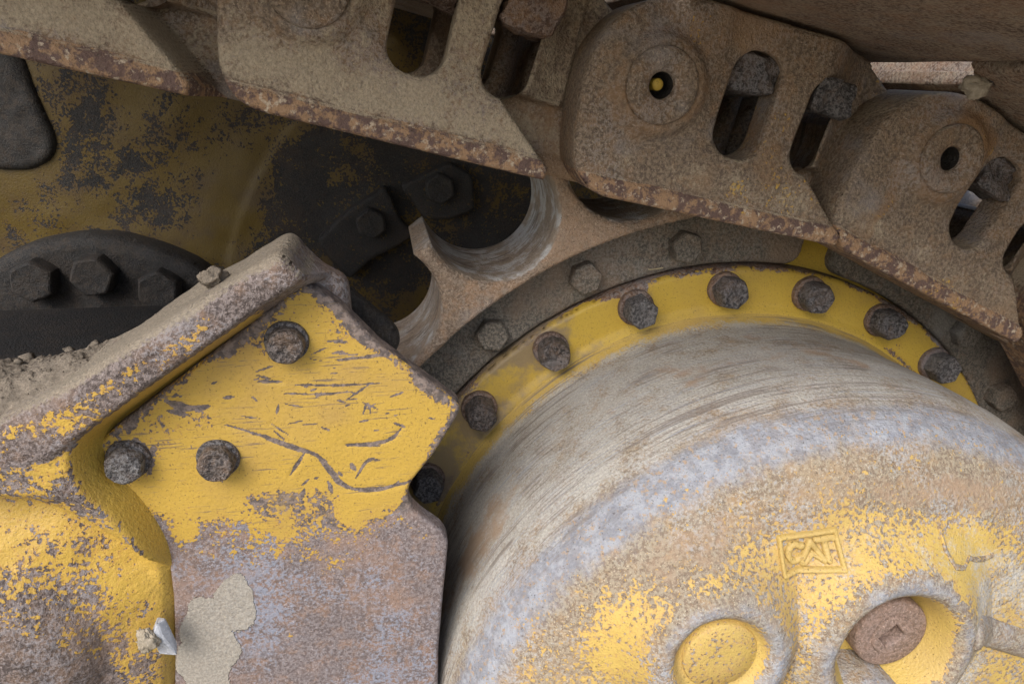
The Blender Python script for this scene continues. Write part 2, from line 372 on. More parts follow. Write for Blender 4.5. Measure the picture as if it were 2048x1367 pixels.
def disc_mesh(R, h, seed, mat, Rin=.02):
    V, F = lathe([(R*1.0, .012), (R, 0), (R, -h*.7), (R*.97, -h), (R*.6, -h), (max(Rin, .001), -h)], 56)
    N = fbm(V+seed, 24, seed, 3); V[:, 1] += .0018*N*(V[:, 1] < -.001); f = 1+.03*N; V[:, 0] *= f; V[:, 2] *= f
    return mesh(V, F, mat)

# ------------------------------------------------------------------ final drive: flange, drum, sprocket
fd = thing('final_drive', 'worn yellow final drive hub with domed drum, bolted flange and toothed sprocket', 'final drive', (0, 0, 0))
# flange ring
def fl_sdf(X, Z):
    r = np.hypot(X, Z); return np.maximum(r-1.058, .80-r)
def fl_depth(X, Z, sd):
    r = np.hypot(X, Z); return .04+edge_round(np.where(r > .95, sd, -1), .012)-.012*sstep(.955, .925, r)
def fl_attr(X, Z, sd):
    r = np.hypot(X, Z); a = np.degrees(np.arctan2(Z, X)); P = np.stack([X, 0*X, Z], 1)
    w = .14+.52*sstep(1.030, 1.056, r)*(.75+.55*vnoise(P, 9, 3))+.25*np.exp(-((r-.938)/.006)**2)
    w += .24*sstep(.2, .75, vnoise(P, 7, 8))
    dst = .02+.22*sstep(95, 140, a)+.10*sstep(.3, .8, vnoise(P, 4, 2))
    st_ = .10+.50*sstep(104, 145, a)+.35*sstep(.1, .8, vnoise(P, 6, 9))*sstep(80, 120, a)
    for kk in range(-2, 11):
        ab = math.radians(151.55-15*kk); db = np.hypot(X-math.cos(ab), Z-math.sin(ab)); nz = vnoise(P, 16, 30+kk)
        st_ = st_+.42*np.exp(-(db/(.068+.02*nz))**4)*(.6+.6*nz); w = w+.28*np.exp(-((db-.055)/.010)**2)*np.clip(nz+.2, 0, 1)
    return dict(wear=w, dust=dst, stain=st_)
V, F, A = field((-1.1, 1.1, -.2, 1.1), .007, fl_sdf, fl_depth, .20, fl_attr, 3)
part('flange', V, F, M['flange'], fd, A, (0, .04, 0))
# hub disc behind the flange and sprocket (seen between the segments)
V, F = lathe([(1.20, .30), (1.20, .14), (1.18, .125), (.7, .125)], 160)
part('hub_disc', V, F, M['flange'], fd, None, (0, .2, 0))

# drum
PROF = [(.075, .962), (.058, .948), (.040, .934), (.015, .920), (-.03, .910), (-.12, .913), (-.22, .919), (-.32, .924), (-.40, .925), (-.46, .921), (-.51, .912), (-.555, .897), (-.595, .874),
        (-.63, .842), (-.655, .805), (-.676, .760), (-.692, .70), (-.704, .62), (-.715, .52), (-.722, .40), (-.725, .2), (-.725, .0)]
pd_ = np.array([p[0] for p in PROF]); pr_ = np.array([p[1] for p in PROF])
sl = np.concatenate([[0], np.cumsum(np.hypot(np.diff(pd_), np.diff(pr_)))])
def face_d(r):
    return np.interp(r, pr_[::-1][:-13 if False else len(pr_)], pd_[::-1])
def face_depth(r):      # only the front part (r < .86)
    rr = pr_[12:][::-1]; dd = pd_[12:][::-1]; return np.interp(r, rr, dd)
BOSS = [  # centre, [(rho, raise)]
    ((.032, .450), [(0, -.05), (.098, -.05), (.104, -.03), (.126, .044), (.138, .064), (.152, .074), (.170, .072), (.195, .056), (.225, .028), (.275, 0)]),
    ((-.350, .482), [(0, .046), (.084, .048), (.090, .056), (.100, .070), (.110, .077), (.124, .077), (.146, .064), (.170, .038), (.198, .014), (.235, 0)]),
]
def smooth_interp(x, xp, fp):
    o = 0
    for k, w in ((-.006, .25), (0, .5), (.006, .25)): o = o+w*np.interp(np.abs(x+k), xp, fp)
    return o
def drum_bosses(X, Z):
    up = np.zeros_like(X); best = np.full(X.shape, 9.)
    for (cx, cz), pf in BOSS:
        rho = np.hypot(X-cx, Z-cz); xp = [p[0] for p in pf]; fp = [p[1] for p in pf]
        h = smooth_interp(rho, xp, fp); inside = rho < xp[-1]
        m = inside & ((rho/xp[-1] < best)); up = np.where(m, np.where(np.abs(h) > 0, h, up), up); best = np.where(m, rho/xp[-1], best)
    # slanting rib from the right boss outwards and a low central cover below
    return up
def drum_face(X, Z):
    return face_depth(np.hypot(X, Z))-drum_bosses(X, Z)
NT_, NR_ = 900, 0
ss = np.concatenate([np.linspace(0, .55, 70), np.linspace(.555, .95, 90), np.linspace(.953, sl[-1], 260)])
rr = np.interp(ss, sl, pr_); dd = np.interp(ss, sl, pd_)
for _ in range(3):
    rr[1:-1] = (rr[:-2]+2*rr[1:-1]+rr[2:])/4; dd[1:-1] = (dd[:-2]+2*dd[1:-1]+dd[2:])/4
th = np.linspace(math.radians(-20), math.radians(245), NT_)
RR, TT = np.meshgrid(rr, th, indexing='ij'); DD = np.repeat(dd[:, None], NT_, 1)
X = (RR*np.cos(TT)).ravel(); Z = (RR*np.sin(TT)).ravel(); D = DD.ravel().copy(); Rf = RR.ravel()
fr = D < -.60
up = drum_bosses(X, Z); D = np.where(fr, D-up*sstep(.86, .76, Rf), D)
P = np.stack([X, D, Z], 1)
amp = .0035*fbm(P, 5, 21, 3)+.0012*fbm(P, 22, 25, 3)
D = D-amp*sstep(-.2, -.66, D); X2 = X*(1+amp*sstep(-.66, -.3, D)*.9); Z2 = Z*(1+amp*sstep(-.66, -.3, D)*.9)
V = np.stack([X2, D, Z2], 1)
j = np.arange(NT_-1); i = np.arange(len(rr)-1)[:, None]
F = np.stack([i*NT_+j, i*NT_+j+1, (i+1)*NT_+j+1, (i+1)*NT_+j], -1).reshape(-1, 4)
Ps = np.stack([X, D, Z], 1); ns = fbm(Ps, 4, 31, 3); nf = fbm(Ps, 11, 35, 3)
side = sstep(-.62, -.50, D)
base = sstep(.045, -.03, D+.012*nf)                          # 0 at the weld line, 1 further out
wear = np.where(D > -.6, .22+.75*sstep(.02, -.10, D+.010*nf), 0)
face = 1-side
yel = sstep(.88, .68, Rf+.05*ns)                      # paint survives towards the middle
wear = wear*side+face*(.68-.24*yel+.05*ns+.06*nf)
bossrim = np.zeros_like(X); bossin = np.zeros_like(X)
for (cx, cz), pf in BOSS:
    rho = np.hypot(X-cx, Z-cz); lip = max(pf, key=lambda p: p[1])[0]
    bossrim = np.maximum(bossrim, np.exp(-((rho-lip-.008)/.026)**2)); bossin = np.maximum(bossin, sstep(lip-.005, lip-.035, rho))
wear = wear+.38*bossrim*(1+.4*nf)-.34*bossin*(1-.3*nf)
zone = sstep(.15, .30, X-.02)*sstep(.82, .70, Rf)*sstep(.60, .68, Z+.0*X)*.0
cl = np.exp(-(((X-.20)/.10)**2+((Z-.62)/.06)**2)); wear = wear-.26*cl
tone = np.exp(-((sl_ := np.interp(Rf, pr_[12:][::-1], np.arange(10)[::-1]*0+1.0))*0+((D+.575)/.062))**2)*.80
tone = np.maximum(tone*(1+.22*ns+.10*nf), .50*bossrim*(1+.35*nf))
dust = side*(.10+.50*base)*(1-.60*np.clip(tone, 0, 1))+face*(.14-.10*bossin+.10*nf-.12*bossrim+.20*sstep(.80, .65, Rf)*(1-bossin)*(1+ns))
dust = dust+.12*side*base*np.clip(nf, -1, 1)
ang_ = np.degrees(np.arctan2(Z, X)); stn = side*base*(.66*np.exp(-((ang_-148)/13)**2)*np.exp(-((D+.33)/.15)**2)+.42*sstep(.1, .7, ns)+.15*nf)+face*(.42*sstep(.88, .80, Rf)*sstep(.66, .78, Rf)*(1+.6*ns))
drum = part('drum', V, F, M['drum'], fd, dict(wear=wear, tone=tone, dust=dust, side=side, stain=stn), (0, -.3, 0))

# filler plug in the right-hand bore
PCX, PCZ, PD = .062, .446, -.716
V, F = lathe([(.084, .06), (.084, .0), (.082, -.006), (.078, -.009), (.046, -.009), (.040, -.0085), (.036, .016), (.0005, .018)], 64, (PCX, PCZ))
V[:, 1] += PD
plug = part('filler_plug', V, F, M['plug'], fd, None, (PCX, PD, PCZ))
def sq_sdf(X, Z):
    a = math.radians(38); x = (X-PCX+.004)*math.cos(a)+(Z-PCZ)*math.sin(a); z = -(X-PCX+.004)*math.sin(a)+(Z-PCZ)*math.cos(a)
    return np.maximum(np.abs(x)-.024, np.abs(z)-.020)
def ring_sdf(X, Z): return np.maximum(np.hypot(X-PCX, Z-PCZ)-.049, -sq_sdf(X, Z))
V, F, A = field((PCX-.06, PCX+.06, PCZ-.06, PCZ+.06), .0016, ring_sdf, lambda X, Z, sd: PD-.013+edge_round(sd, .004)-.002*vnoise(np.stack([X, Z, 0*X], 1), 40, 4), PD+.016, None, 2)
part('socket_rim', V, F, M['plug'], plug, A)
# flush plug in the left-hand bore
LCX, LCZ = -.348, .486; LD = float(face_depth(np.array([.6]))[0])-.052
V, F = lathe([(.078, .03), (.078, .0), (.075, -.004), (.03, -.006), (.0005, -.006)], 56, (LCX, LCZ)); V[:, 1] += LD
rho = np.hypot(V[:, 0]-LCX, V[:, 2]-LCZ)
part('bore_cover', V, F, M['drum'], fd, dict(wear=np.full(len(V), .40), dust=np.full(len(V), .22)), (LCX, LD, LCZ))
# central round cover, only its upper rim in view
CCX, CCZ = -.040, .172
fz = float(face_depth(np.array([.2]))[0])
V, F = lathe([(.205, .05), (.200, -.028), (.190, -.052), (.172, -.060), (.158, -.052), (.150, -.028), (.140, -.016), (.0005, -.016)], 120, (CCX, CCZ)); V[:, 1] += fz
Pn = fbm(V, 18, 5, 3); V[:, 1] += .004*Pn
rho = np.hypot(V[:, 0]-CCX, V[:, 2]-CCZ)
part('centre_cover', V, F, M['drum'], fd, dict(wear=.78+.2*Pn, dust=np.full(len(V), .2), tone=.35+.2*Pn), (CCX, fz, CCZ))

# cast emblem: a framed plate with raised letters
LOGO = W2([(1563, 1080), (1672, 1061), (1669, 1115), (1561, 1140)], -.697)   # tl, tr, br, bl
def lg(u, v):
    u, v = float(u), float(v); return (LOGO[0]*(1-u)+LOGO[1]*u)*(1-v)+(LOGO[3]*(1-u)+LOGO[2]*u)*v
emb_root = None
def emblem(name, strokes, w, raise_, parent, h=.0016):
    lines = [np.array([lg(*p) for p in s]) for s in strokes]; allp = np.concatenate(lines)
    def sdf(X, Z):
        d = np.full(X.shape, 9.)
        for L in lines: d = np.minimum(d, seg_dist(X, Z, L)[0])
        return d-w
    def dep(X, Z, sd): return drum_face(X, Z)-raise_+edge_round(sd, w*.9)*.9
    V, F, A = field((allp[:, 0].min()-.01, allp[:, 0].max()+.01, allp[:, 1].min()-.01, allp[:, 1].max()+.01), h, sdf, dep, lambda X, Z: drum_face(X, Z)+.006,
                    lambda X, Z, sd: dict(wear=np.full(X.shape, .30), dust=np.full(X.shape, .16)), 2)
    return part(name, V, F, M['drum'], parent, A)
fr_ = [[(0, 0), (1, 0), (1, 1), (0, 1), (0, 0)]]
emb = emblem('emblem', fr_, .0044, .0105, drum)
def arc(cx, cy, rx, ry, a0, a1, n=14):
    return [(cx+rx*math.cos(math.radians(a)), cy-ry*math.sin(math.radians(a))) for a in np.linspace(a0, a1, n)]
emblem('letter', [[(.38, .30)]+arc(.25, .48, .12, .25, 45, 315)+[(.38, .66)]], .0064, .0100, drum)
emblem('letter', [[(.36, .80), (.53, .22), (.72, .74)]], .0062, .0100, drum)
emblem('letter', [[(.64, .20), (.94, .20)], [(.79, .20), (.79, .76)]], .0064, .0100, drum)
emblem('letter_accent', [[(.40, .82), (.55, .58), (.72, .78)]], .0052, .009, drum)

CM = W2([(1872, 1052), (1868, 1080), (1876, 1102), (1898, 1108), (1918, 1098), (1932, 1104), (1958, 1110), (1978, 1104)], -.690)
def cm_sdf(X, Z): return seg_dist(X, Z, CM)[0]-.0052
V, F, A = field((CM[:, 0].min()-.01, CM[:, 0].max()+.01, CM[:, 1].min()-.01, CM[:, 1].max()+.01), .002, cm_sdf, lambda X, Z, sd: drum_face(X, Z)-.007+edge_round(sd, .005), lambda X, Z: drum_face(X, Z)+.006,
                lambda X, Z, sd: dict(wear=np.full(X.shape, .55), dust=np.full(X.shape, .15)), 2)
part('casting_mark', V, F, M['drum'], drum, A)
RDG = W2([(1925, 1235), (1975, 1262), (2060, 1290), (2160, 1300)], -.715)
def rg_sdf(X, Z): return seg_dist(X, Z, RDG)[0]-.036
V, F, A = field((RDG[:, 0].min()-.03, RDG[:, 0].max()+.03, RDG[:, 1].min()-.03, RDG[:, 1].max()+.03), .004, rg_sdf, lambda X, Z, sd: drum_face(X, Z)-.018+edge_round(sd, .036)*.62, lambda X, Z: drum_face(X, Z)+.01,
                lambda X, Z, sd: dict(wear=.72+.15*vnoise(np.stack([X, 0*X, Z], 1), 12, 3), dust=np.full(X.shape, .25), tone=np.full(X.shape, .4)), 2)
part('rib', V, F, M['drum'], drum, A)

# flange bolts, 15 degrees apart
FB = [bolt_mesh(.0425, .058, h, sd, M[mt], e, dish, ph) for h, sd, e, dish, ph, mt in ((.75, 1, 1.6, .05, .2, 'bolt'), (.45, 2, 2.0, .14, .5, 'boltbrown'), (.9, 3, 1.0, .03, .9, 'boltgrey'), (.6, 4, 1.8, .10, .0, 'bolt'), (.85, 5, 1.2, .06, .7, 'boltgrey'), (.7, 6, 1.6, -.05, .3, 'boltbrown'), (.5, 7, 2.0, .08, .8, 'bolt'))]
FW = [disc_mesh(.0505, .018, sd, M['washer']) for sd in (11, 12)]
for k in range(-2, 11):
    a = math.radians(151.55-15*k); px, pz = math.cos(a), math.sin(a)
    b = link_obj('flange_bolt', FB[(k*3+2) % 7], fd, (px, .022, pz))
    w = link_obj('washer', FW[k % 2], b, (px, .04, pz))

# sprocket segments
RV, RP, NSTEP, TH0 = .1655, 1.425, 15.0, 119.2
def seg_field(a0, a1, name, da):
    am = math.radians((a0+a1)/2); half = math.radians((a1-a0)/2)
    cs = [(RP*math.cos(math.radians(TH0+NSTEP*k)), RP*math.sin(math.radians(TH0+NSTEP*k))) for k in range(-9, 8)]
    def sdf(X, Z):
        r = np.hypot(X, Z); s = r-1.455
        for cx, cz in cs:
            e = RV-np.hypot(X-cx, Z-cz); s = np.maximum(s, e)
        ang = np.arctan2(Z, X)-am; e = np.maximum(ang-half, -half-ang)*1.15
        s2 = np.maximum(1.066-r, e); rd = .05
        q = np.hypot(np.maximum(1.066+rd-r, 0), np.maximum(e+rd, 0))-rd
        s2 = np.maximum(s2, q)
        q2 = np.hypot(np.maximum(r-1.20, 0), np.maximum(e+.12, 0))-.12      # rounded outer corner
        return np.maximum(s, s2)
    def dep(X, Z, sd):
        r = np.hypot(X, Z)
        led = sstep(1.222, 1.236, r)
        d = .062*(1-led)-.060*led
        sdt = np.where(r > 1.24, sd, -1)
        P = np.stack([X, 0*X, Z], 1)
        return d+edge_round(sdt, .018)+edge_round(np.where(r <= 1.24, sd, -1), .010)+.004*fbm(P, 9, 41, 3)
    def att(X, Z, sd):
        r = np.hypot(X, Z); P = np.stack([X, 0*X, Z], 1)
        a = np.degrees(np.arctan2(Z, X)); wn = fbm(P, 7, 46, 2)
        return dict(tone=np.where(r > 1.25, 1., 0.)*sstep(-.010, -.002, sd)*(.56+.35*wn+.42*np.exp(-((a-114)/4)**2)+.20*np.exp(-((a-122)/5)**2)), dust=.12*vnoise(P, 6, 44)+0*X)
    R = 1.5; cs_ = [(R*math.cos(t), R*math.sin(t)) for t in np.linspace(am-half, am+half, 9)]+[(math.cos(t), math.sin(t)) for t in np.linspace(am-half, am+half, 9)]
    xs = [c[0] for c in cs_]; zs = [c[1] for c in cs_]
    V, F, A = field((min(xs)-.02, max(xs)+.02, min(zs)-.02, max(zs)+.02), .0062, sdf, dep, .30, att, 6)
    # recessed mounting land is grimy, the toothed rim bare rust: two material slots
    rv = np.hypot(V[:, 0], V[:, 2])
    o = part(name, V, F, M['tooth'], fd, A, (math.cos(am)*1.25, .1, math.sin(am)*1.25))
    me = o.data; me.materials.append(M['land'])
    fr_ = rv[F[:, :3]].mean(1); mi = (fr_ < 1.229).astype(np.int32); me.polygons.foreach_set('material_index', mi)
    return o
SB = [bolt_mesh(.043, .040, .95, sd, M['land'], .6, .02, ph) for sd, ph in ((31, .3), (32, .75), (33, .1))]
for a0, a1 in ((79.0, 149.5), (3.0, 73.0), (154.0, 222.0)):
    sgm = seg_field(a0, a1, 'sprocket_segment', 0)
    lab = 0
    for k, off in enumerate((14.0, 28.3, 43.2, 57.6) if a0 != 79 else (18.6, 33.3, 48.3, 62.0)):
        a = math.radians(a0+off); c = (1.132*math.cos(a), .060, 1.132*math.sin(a))
        link_obj('segment_bolt', SB[k % 3], sgm, c)

# ------------------------------------------------------------------ track links with their shoes
PITCH = .712; LF, LB = -.285, -.100
def slot_sdf(t, n, t0, t1, n0, n1, r, lean):
    tt = t-lean*(n-(n0+n1)/2); qx = np.abs(tt-(t0+t1)/2)-(t1-t0)/2+r; qz = np.abs(n-(n0+n1)/2)-(n1-n0)/2+r
    return np.hypot(np.maximum(qx, 0), np.maximum(qz, 0))+np.minimum(np.maximum(qx, qz), 0)-r
OUT = [(-.085, -.245), (.80, -.245), (.86, -.18), (.87, -.02), (.80, .06), (.68, .09), (.585, .150), (.545, .182), (.03, .182), (-.05, .162), (-.110, .120), (-.148, .055), (-.158, -.02), (-.150, -.12), (-.135, -.195)]
def link_sdf(t, n):
    s = poly_sdf(t, n, OUT, .045)
    for t0, t1, n0, n1, ln in ((.158, .276, -.108, .118, .03), (.352, .466, -.108, .108, .08)):
        s = np.maximum(s, -slot_sdf(t, n, t0, t1, n0, n1, .050, ln))
    return s
def link_parts_front(seed, bt=0., bn=0.):
    def dep(t, n, sd):
        P = np.stack([t+seed*3.1, 0*t, n], 1)
        so = poly_sdf(t, n, OUT, .045)
        rho = np.hypot(t-bt, n-bn)
        d = np.full(t.shape, LF)
        # pin boss: raised cone, ring and deep pin hole
        d = d-.022*sstep(.116, .086, rho)+.10*sstep(.074, .068, rho)
        # swell between the windows and the rail, wear lip along the rail
        d = d+.018*sstep(-.13, -.02, n)*sstep(.10, .16, t)*sstep(.60, .45, t)
        d = d-.010*sstep(-.198, -.210, n)
        # joggled tail that runs under the next link
        crease = .385+np.maximum(-.10-n, -.04)*1.16
        tail = np.maximum(sstep(.0, .022, t-crease)*sstep(-.075, -.10, n), sstep(.36, .55, t)*.9*sstep(-.125, -.085, n)); tail = np.maximum(tail, sstep(.52, .56, t))
        d = d+.150*tail
        d = d+np.where(so > -.02, edge_round(np.minimum(sd, 0), .009), edge_round(np.minimum(sd, 0), .007))
        return d+.0032*fbm(P, 8, 50+seed, 4)
    def att(t, n, sd):
        P = np.stack([t+seed*3.1, 0*t, n], 1); f = fbm(P, 8, 60+seed, 3); g = vnoise(P, 3.5, 70+seed)
        band = sstep(-.196, -.206, n+.006*f)
        rho = np.hypot(t-bt, n-bn)
        wear = .06-.24*sstep(.15, .6, f)*(seed != 1)-.12*np.exp(-((n+.15)/.03)**2)*np.exp(-((t-.24)/.06)**2)
        tone = band*(.95+.25*f)
        crease = .385+np.maximum(-.10-n, -.04)*1.16
        tail = sstep(.0, .03, t-crease)*sstep(-.075, -.10, n)
        dust = (.14 if seed in (0, 1) else -.04)+.22*np.exp(-((n+.16)/.05)**2)-.30*band-.12*tail+.10*g-.14*sstep(.14, .05, rho)*(seed > 1)
        stn = (.06 if seed in (0, 1) else .20)+.30*sstep(.0, .8, f)+.30*sstep(.16, .08, rho)*(seed > 1)+.25*tail-.2*band
        return dict(wear=wear, tone=tone*(1-tail), dust=dust, stain=stn)
    return dep, att
def box_verts(t0, t1, y0, y1, n0, n1, bev, seed, n=5):
    """bevelled, slightly uneven block as a quad shell"""
    V, F = [], []
    g = np.linspace(-1, 1, 2*n+1)
    def shell(ax, sgn):
        a, b = np.meshgrid(g, g); a, b = a.ravel(), b.ravel(); c = np.full(a.shape, float(sgn))
        P = [None]*3; P[ax] = c; P[(ax+1) % 3] = a; P[(ax+2) % 3] = b
        m = len(g); i = np.arange(m-1)[:, None]; j = np.arange(m-1); q = np.stack([i*m+j, i*m+j+1, (i+1)*m+j+1, (i+1)*m+j], -1).reshape(-1, 4)
        return np.stack(P, 1), q if sgn > 0 else q[:, ::-1]
    base = 0; Vs, Fs = [], []
    hx = np.array([(t1-t0)/2, (y1-y0)/2, (n1-n0)/2]); c = np.array([(t0+t1)/2, (y0+y1)/2, (n0+n1)/2])
    for ax in range(3):
        for sg in (-1, 1):
            P, q = shell(ax, sg); Q = P*hx; inner = np.clip(Q, -(hx-bev), hx-bev); dlt = Q-inner; L = np.linalg.norm(dlt, axis=1)
            Q = inner+dlt/np.maximum(L, 1e-9)[:, None]*np.minimum(L, bev)[:, None]
            Q = Q+c; nn = fbm(Q+seed, 22, seed, 3); Q = Q+(Q-c)/np.linalg.norm(hx)*(nn*.03)[:, None]
            Vs.append(Q); Fs.append(q+base); base += len(Q)
    return np.concatenate(Vs), np.concatenate(Fs)

P1 = W2([(1335, 172)], -.335)[0]; P2 = W2([(1922, 321)], -.335)[0]
def dirv(a): return np.array([math.cos(math.radians(a)), math.sin(math.radians(a))])
BOFF = {3: (.035, .040)}
a3 = math.radians(-26.5)
P2 = P2-np.array([.035*math.cos(a3)-.040*math.sin(a3), .035*math.sin(a3)+.040*math.cos(a3)])
PINS = {2: (P1, -13.0), 3: (P2, -26.5)}
PINS[1] = (P1-PITCH*dirv(-14.6), -14.4)
PINS[0] = (PINS[1][0]-PITCH*dirv(-13.4), -13.4)
PINS[-1] = (PINS[0][0]-PITCH*dirv(-12.0), -12.0)
PINS[-2] = (PINS[-1][0]-PITCH*dirv(-10.0), -10.0)
PINS[4] = (P2+PITCH*dirv(-26.0), -52.0)
LABELS = {-1: 'rusty track link and shoe beyond the dusty leftmost link of the chain',
          -2: 'rusty track link and shoe far along the chain, beyond the recess',
          0: 'dusty rusted track link over the dark recess, its plain tail under the next link',
          1: 'dusty brown track link with two open slots above the bare sprocket tooth',
          2: 'rusty track link with full round pin boss and two bolt slots above the sprocket',
          3: 'steeply tilted rusty track link wrapping the sprocket beside the bright gap',
          4: 'rusty track link turning down round the sprocket after the steeply tilted one'}
NUT = None
for k in (-2, -1, 0, 1, 2, 3, 4):
    p0, ang = PINS[k]; a = math.radians(ang); ca, sa = math.cos(a), math.sin(a)
    xf = lambda t, n, p0=p0, ca=ca, sa=sa: (p0[0]+t*ca-n*sa, p0[1]+t*sa+n*ca)
    def place(V):
        x, z = xf(V[:, 0], V[:, 2]); return np.stack([x, V[:, 1], z], 1)
    root = thing('track_link', LABELS[k], 'track link', (p0[0], 0, p0[1]), 'links of the track chain')
    bt, bn = BOFF.get(k, (0., 0.))
    dep, att = link_parts_front(max(k, 0)+(7-k if k < 0 else 0), bt, bn)
    hh = .0058 if k in (0, 1, 2, 3) else .012
    V, F, A = field((-.19, .89, -.27, .19), hh, link_sdf, dep, lambda t, n: np.where((t > .12) & (t < .53) & (n > -.14) & (n < .14), -.185, np.where(t > .55, .0, LB)), att, 5, xf=xf)
    part('link_plate', V, F, M['link'], root, A)
    V, F, A = field((-.19, .89, -.27, .19), .016, link_sdf, lambda t, n, sd: .37+edge_round(sd, .016)+.10*sstep(.5, .56, t)-0*t, .56, None, 3, xf=xf)
    part('inner_link_plate', V, F, M['link'], root, A)
    V, F = lathe([(.105, -.12), (.105, .38)], 40, (bt, bn)); V = place(V); part('bushing', V, F, M['tooth'], root)
    V, F = lathe([(.0125, .03), (.0125, .0), (.010, -.004), (.0003, -.004)], 24, (bt-.004, bn+.001)); V[:, 1] += LF-.002; V = place(V)
    V2, F2 = lathe([(.0262, .0), (.0258, .04), (.0255, .078), (.0003, .079)], 32, (bt, bn)); V2[:, 1] += LF-.012; part('hole_shade_liner', place(V2), F2, M['grime_shade'], root)  # black liner added in place of the shade inside the pin hole
    if k != 3: part('pin_plug', V, F, M['flange'], root, dict(wear=np.full(len(V), .2), dust=np.full(len(V), .2)))
    V, F = lathe([(.0775, .03), (.0775, .002), (.075, -.004), (.070, -.006), (.052, -.004), (.036, .000), (.0295, .004), (.0270, .010), (.0268, .03)], 60, (bt, bn)); V[:, 1] += LF-.026+.0022*fbm(V, 25, 150+k, 3)
    V = place(V); part('pin_end', V, F, M['link'], root, dict(wear=np.full(len(V), .05-.12*(k == 2)), dust=np.full(len(V), -.06), stain=np.full(len(V), .38)))
    for t0, t1, n0 in ((.170, .278, .034), (.366, .474, .030)):
        V, F = box_verts(t0, t1, LF+.025, LF+.16, n0, n0+.078, .012, 5+k+int(t0*10)); part('nut', place(V), F, M['bolt'] if k != 1 else M['washer'], root)
    # shoe: thick plate extended back past the chain to keep light out of the recess, grouser bar on top, turned-down lip
    V, F = box_verts(-.01, .645, -1.05, 2.6, (.192), .230, .010, 80+k, 14); part('shoe_plate', place(V), F, M['shoe'], root)
    V, F = box_verts(-.095, .01, -1.05, -.36, .186, .226, .012, 85+k, 8); part('shoe_lip', place(V), F, M['shoe'], root)
    V, F = box_verts(.24, .30, -1.05, 2.6, .225, .46, .015, 90+k, 8); part('grouser', place(V), F, M['shoe'], root)

# ------------------------------------------------------------------ track frame with the bolted guard plate
tf = thing('track_roller_guard', 'chipped yellow track frame casting with bolted guard plate beside the drum', 'track guard', (-1.3, -.45, .6))
DP = -.50
PLATE = W2([(607, 566), (640, 580), (676, 606), (760, 690), (835, 745), (921, 808), (918, 826), (870, 905), (822, 965), (815, 985), (822, 1012), (845, 1034), (884, 1060), (897, 1082), (893, 1130), (884, 1220), (877, 1300), (874, 1640),
            (346, 1640), (349, 1300), (346, 1190), (336, 1115), (312, 1050), (262, 990), (215, 955), (195, 925), (193, 893), (215, 868)], DP)
SCR = [([(450, 848), (520, 868), (590, 895), (640, 908), (658, 940), (690, 975), (740, 982), (790, 970), (822, 962)], .0075),
       ([(692, 888), (740, 888), (785, 878), (803, 855)], .005), ([(580, 950), (612, 900)], .005), ([(330, 800), (372, 818), (420, 812)], .010), ([(335, 820), (380, 830)], .006),
       ([(540, 845), (580, 870)], .003), ([(545, 858), (572, 880)], .003), ([(515, 762), (565, 763)], .0055), ([(700, 925), (712, 940)], .006), ([(712, 955), (735, 915), (760, 920)], .004),
       ([(565, 785), (640, 788), (700, 782)], .003), ([(590, 768), (680, 770), (760, 765)], .0035), ([(670, 720), (735, 712), (780, 708)], .004), ([(690, 800), (738, 768)], .003), ([(650, 680), (700, 684)], .004),
       ([(725, 830), (735, 800), (742, 828)], .003), ([(600, 1000), (610, 975)], .005), ([(655, 960), (665, 985)], .007), ([(688, 890), (760, 890)], .003), ([(480, 830), (520, 836)], .003), ([(445, 795), (470, 792)], .004)]
rsn = random.Random(5)
for i in range(34):
    x, y = rsn.uniform(500, 860), rsn.uniform(640, 860)
    if (x-920)*.70 > (y-808): x, y = x-160, y+40
    L = rsn.uniform(8, 42); an = rsn.gauss(-.12, .35); SCR.append(([(x, y), (x+L*math.cos(an), y+L*math.sin(an))], rsn.uniform(.0012, .0034)))
for i in range(18):
    x, y = rsn.uniform(330, 800), rsn.uniform(760, 980); L = rsn.uniform(5, 26); an = rsn.gauss(.2, .6); SCR.append(([(x, y), (x+L*math.cos(an), y+L*math.sin(an))], rsn.uniform(.0015, .0045)))
def chaikin(p, n=2):
    p = np.asarray(p, float)
    for _ in range(n if len(p) > 2 else 0):
        q = [p[0]]
        for a, b in zip(p[:-1], p[1:]): q += [a*.75+b*.25, a*.25+b*.75]
        p = np.array(q+[p[-1]])
    return p
SCRW = [(W2(chaikin(p), DP), w) for p, w in SCR]
LOWL = W2([(330, 1000), (430, 1000), (560, 1022), (640, 1012), (720, 1035), (800, 1000), (830, 985)], DP)
def pl_sdf(X, Z): return poly_sdf(X, Z, PLATE, .012)
def pl_dep(X, Z, sd):
    P = np.stack([X, 0*X, Z], 1); d = DP+edge_round(sd, .009)+.0035*fbm(P, 4, 77, 3)
    for L, w in SCRW[:8]: d = d+.0014*np.exp(-(seg_dist(X, Z, L)[0]/w)**2)
    return d
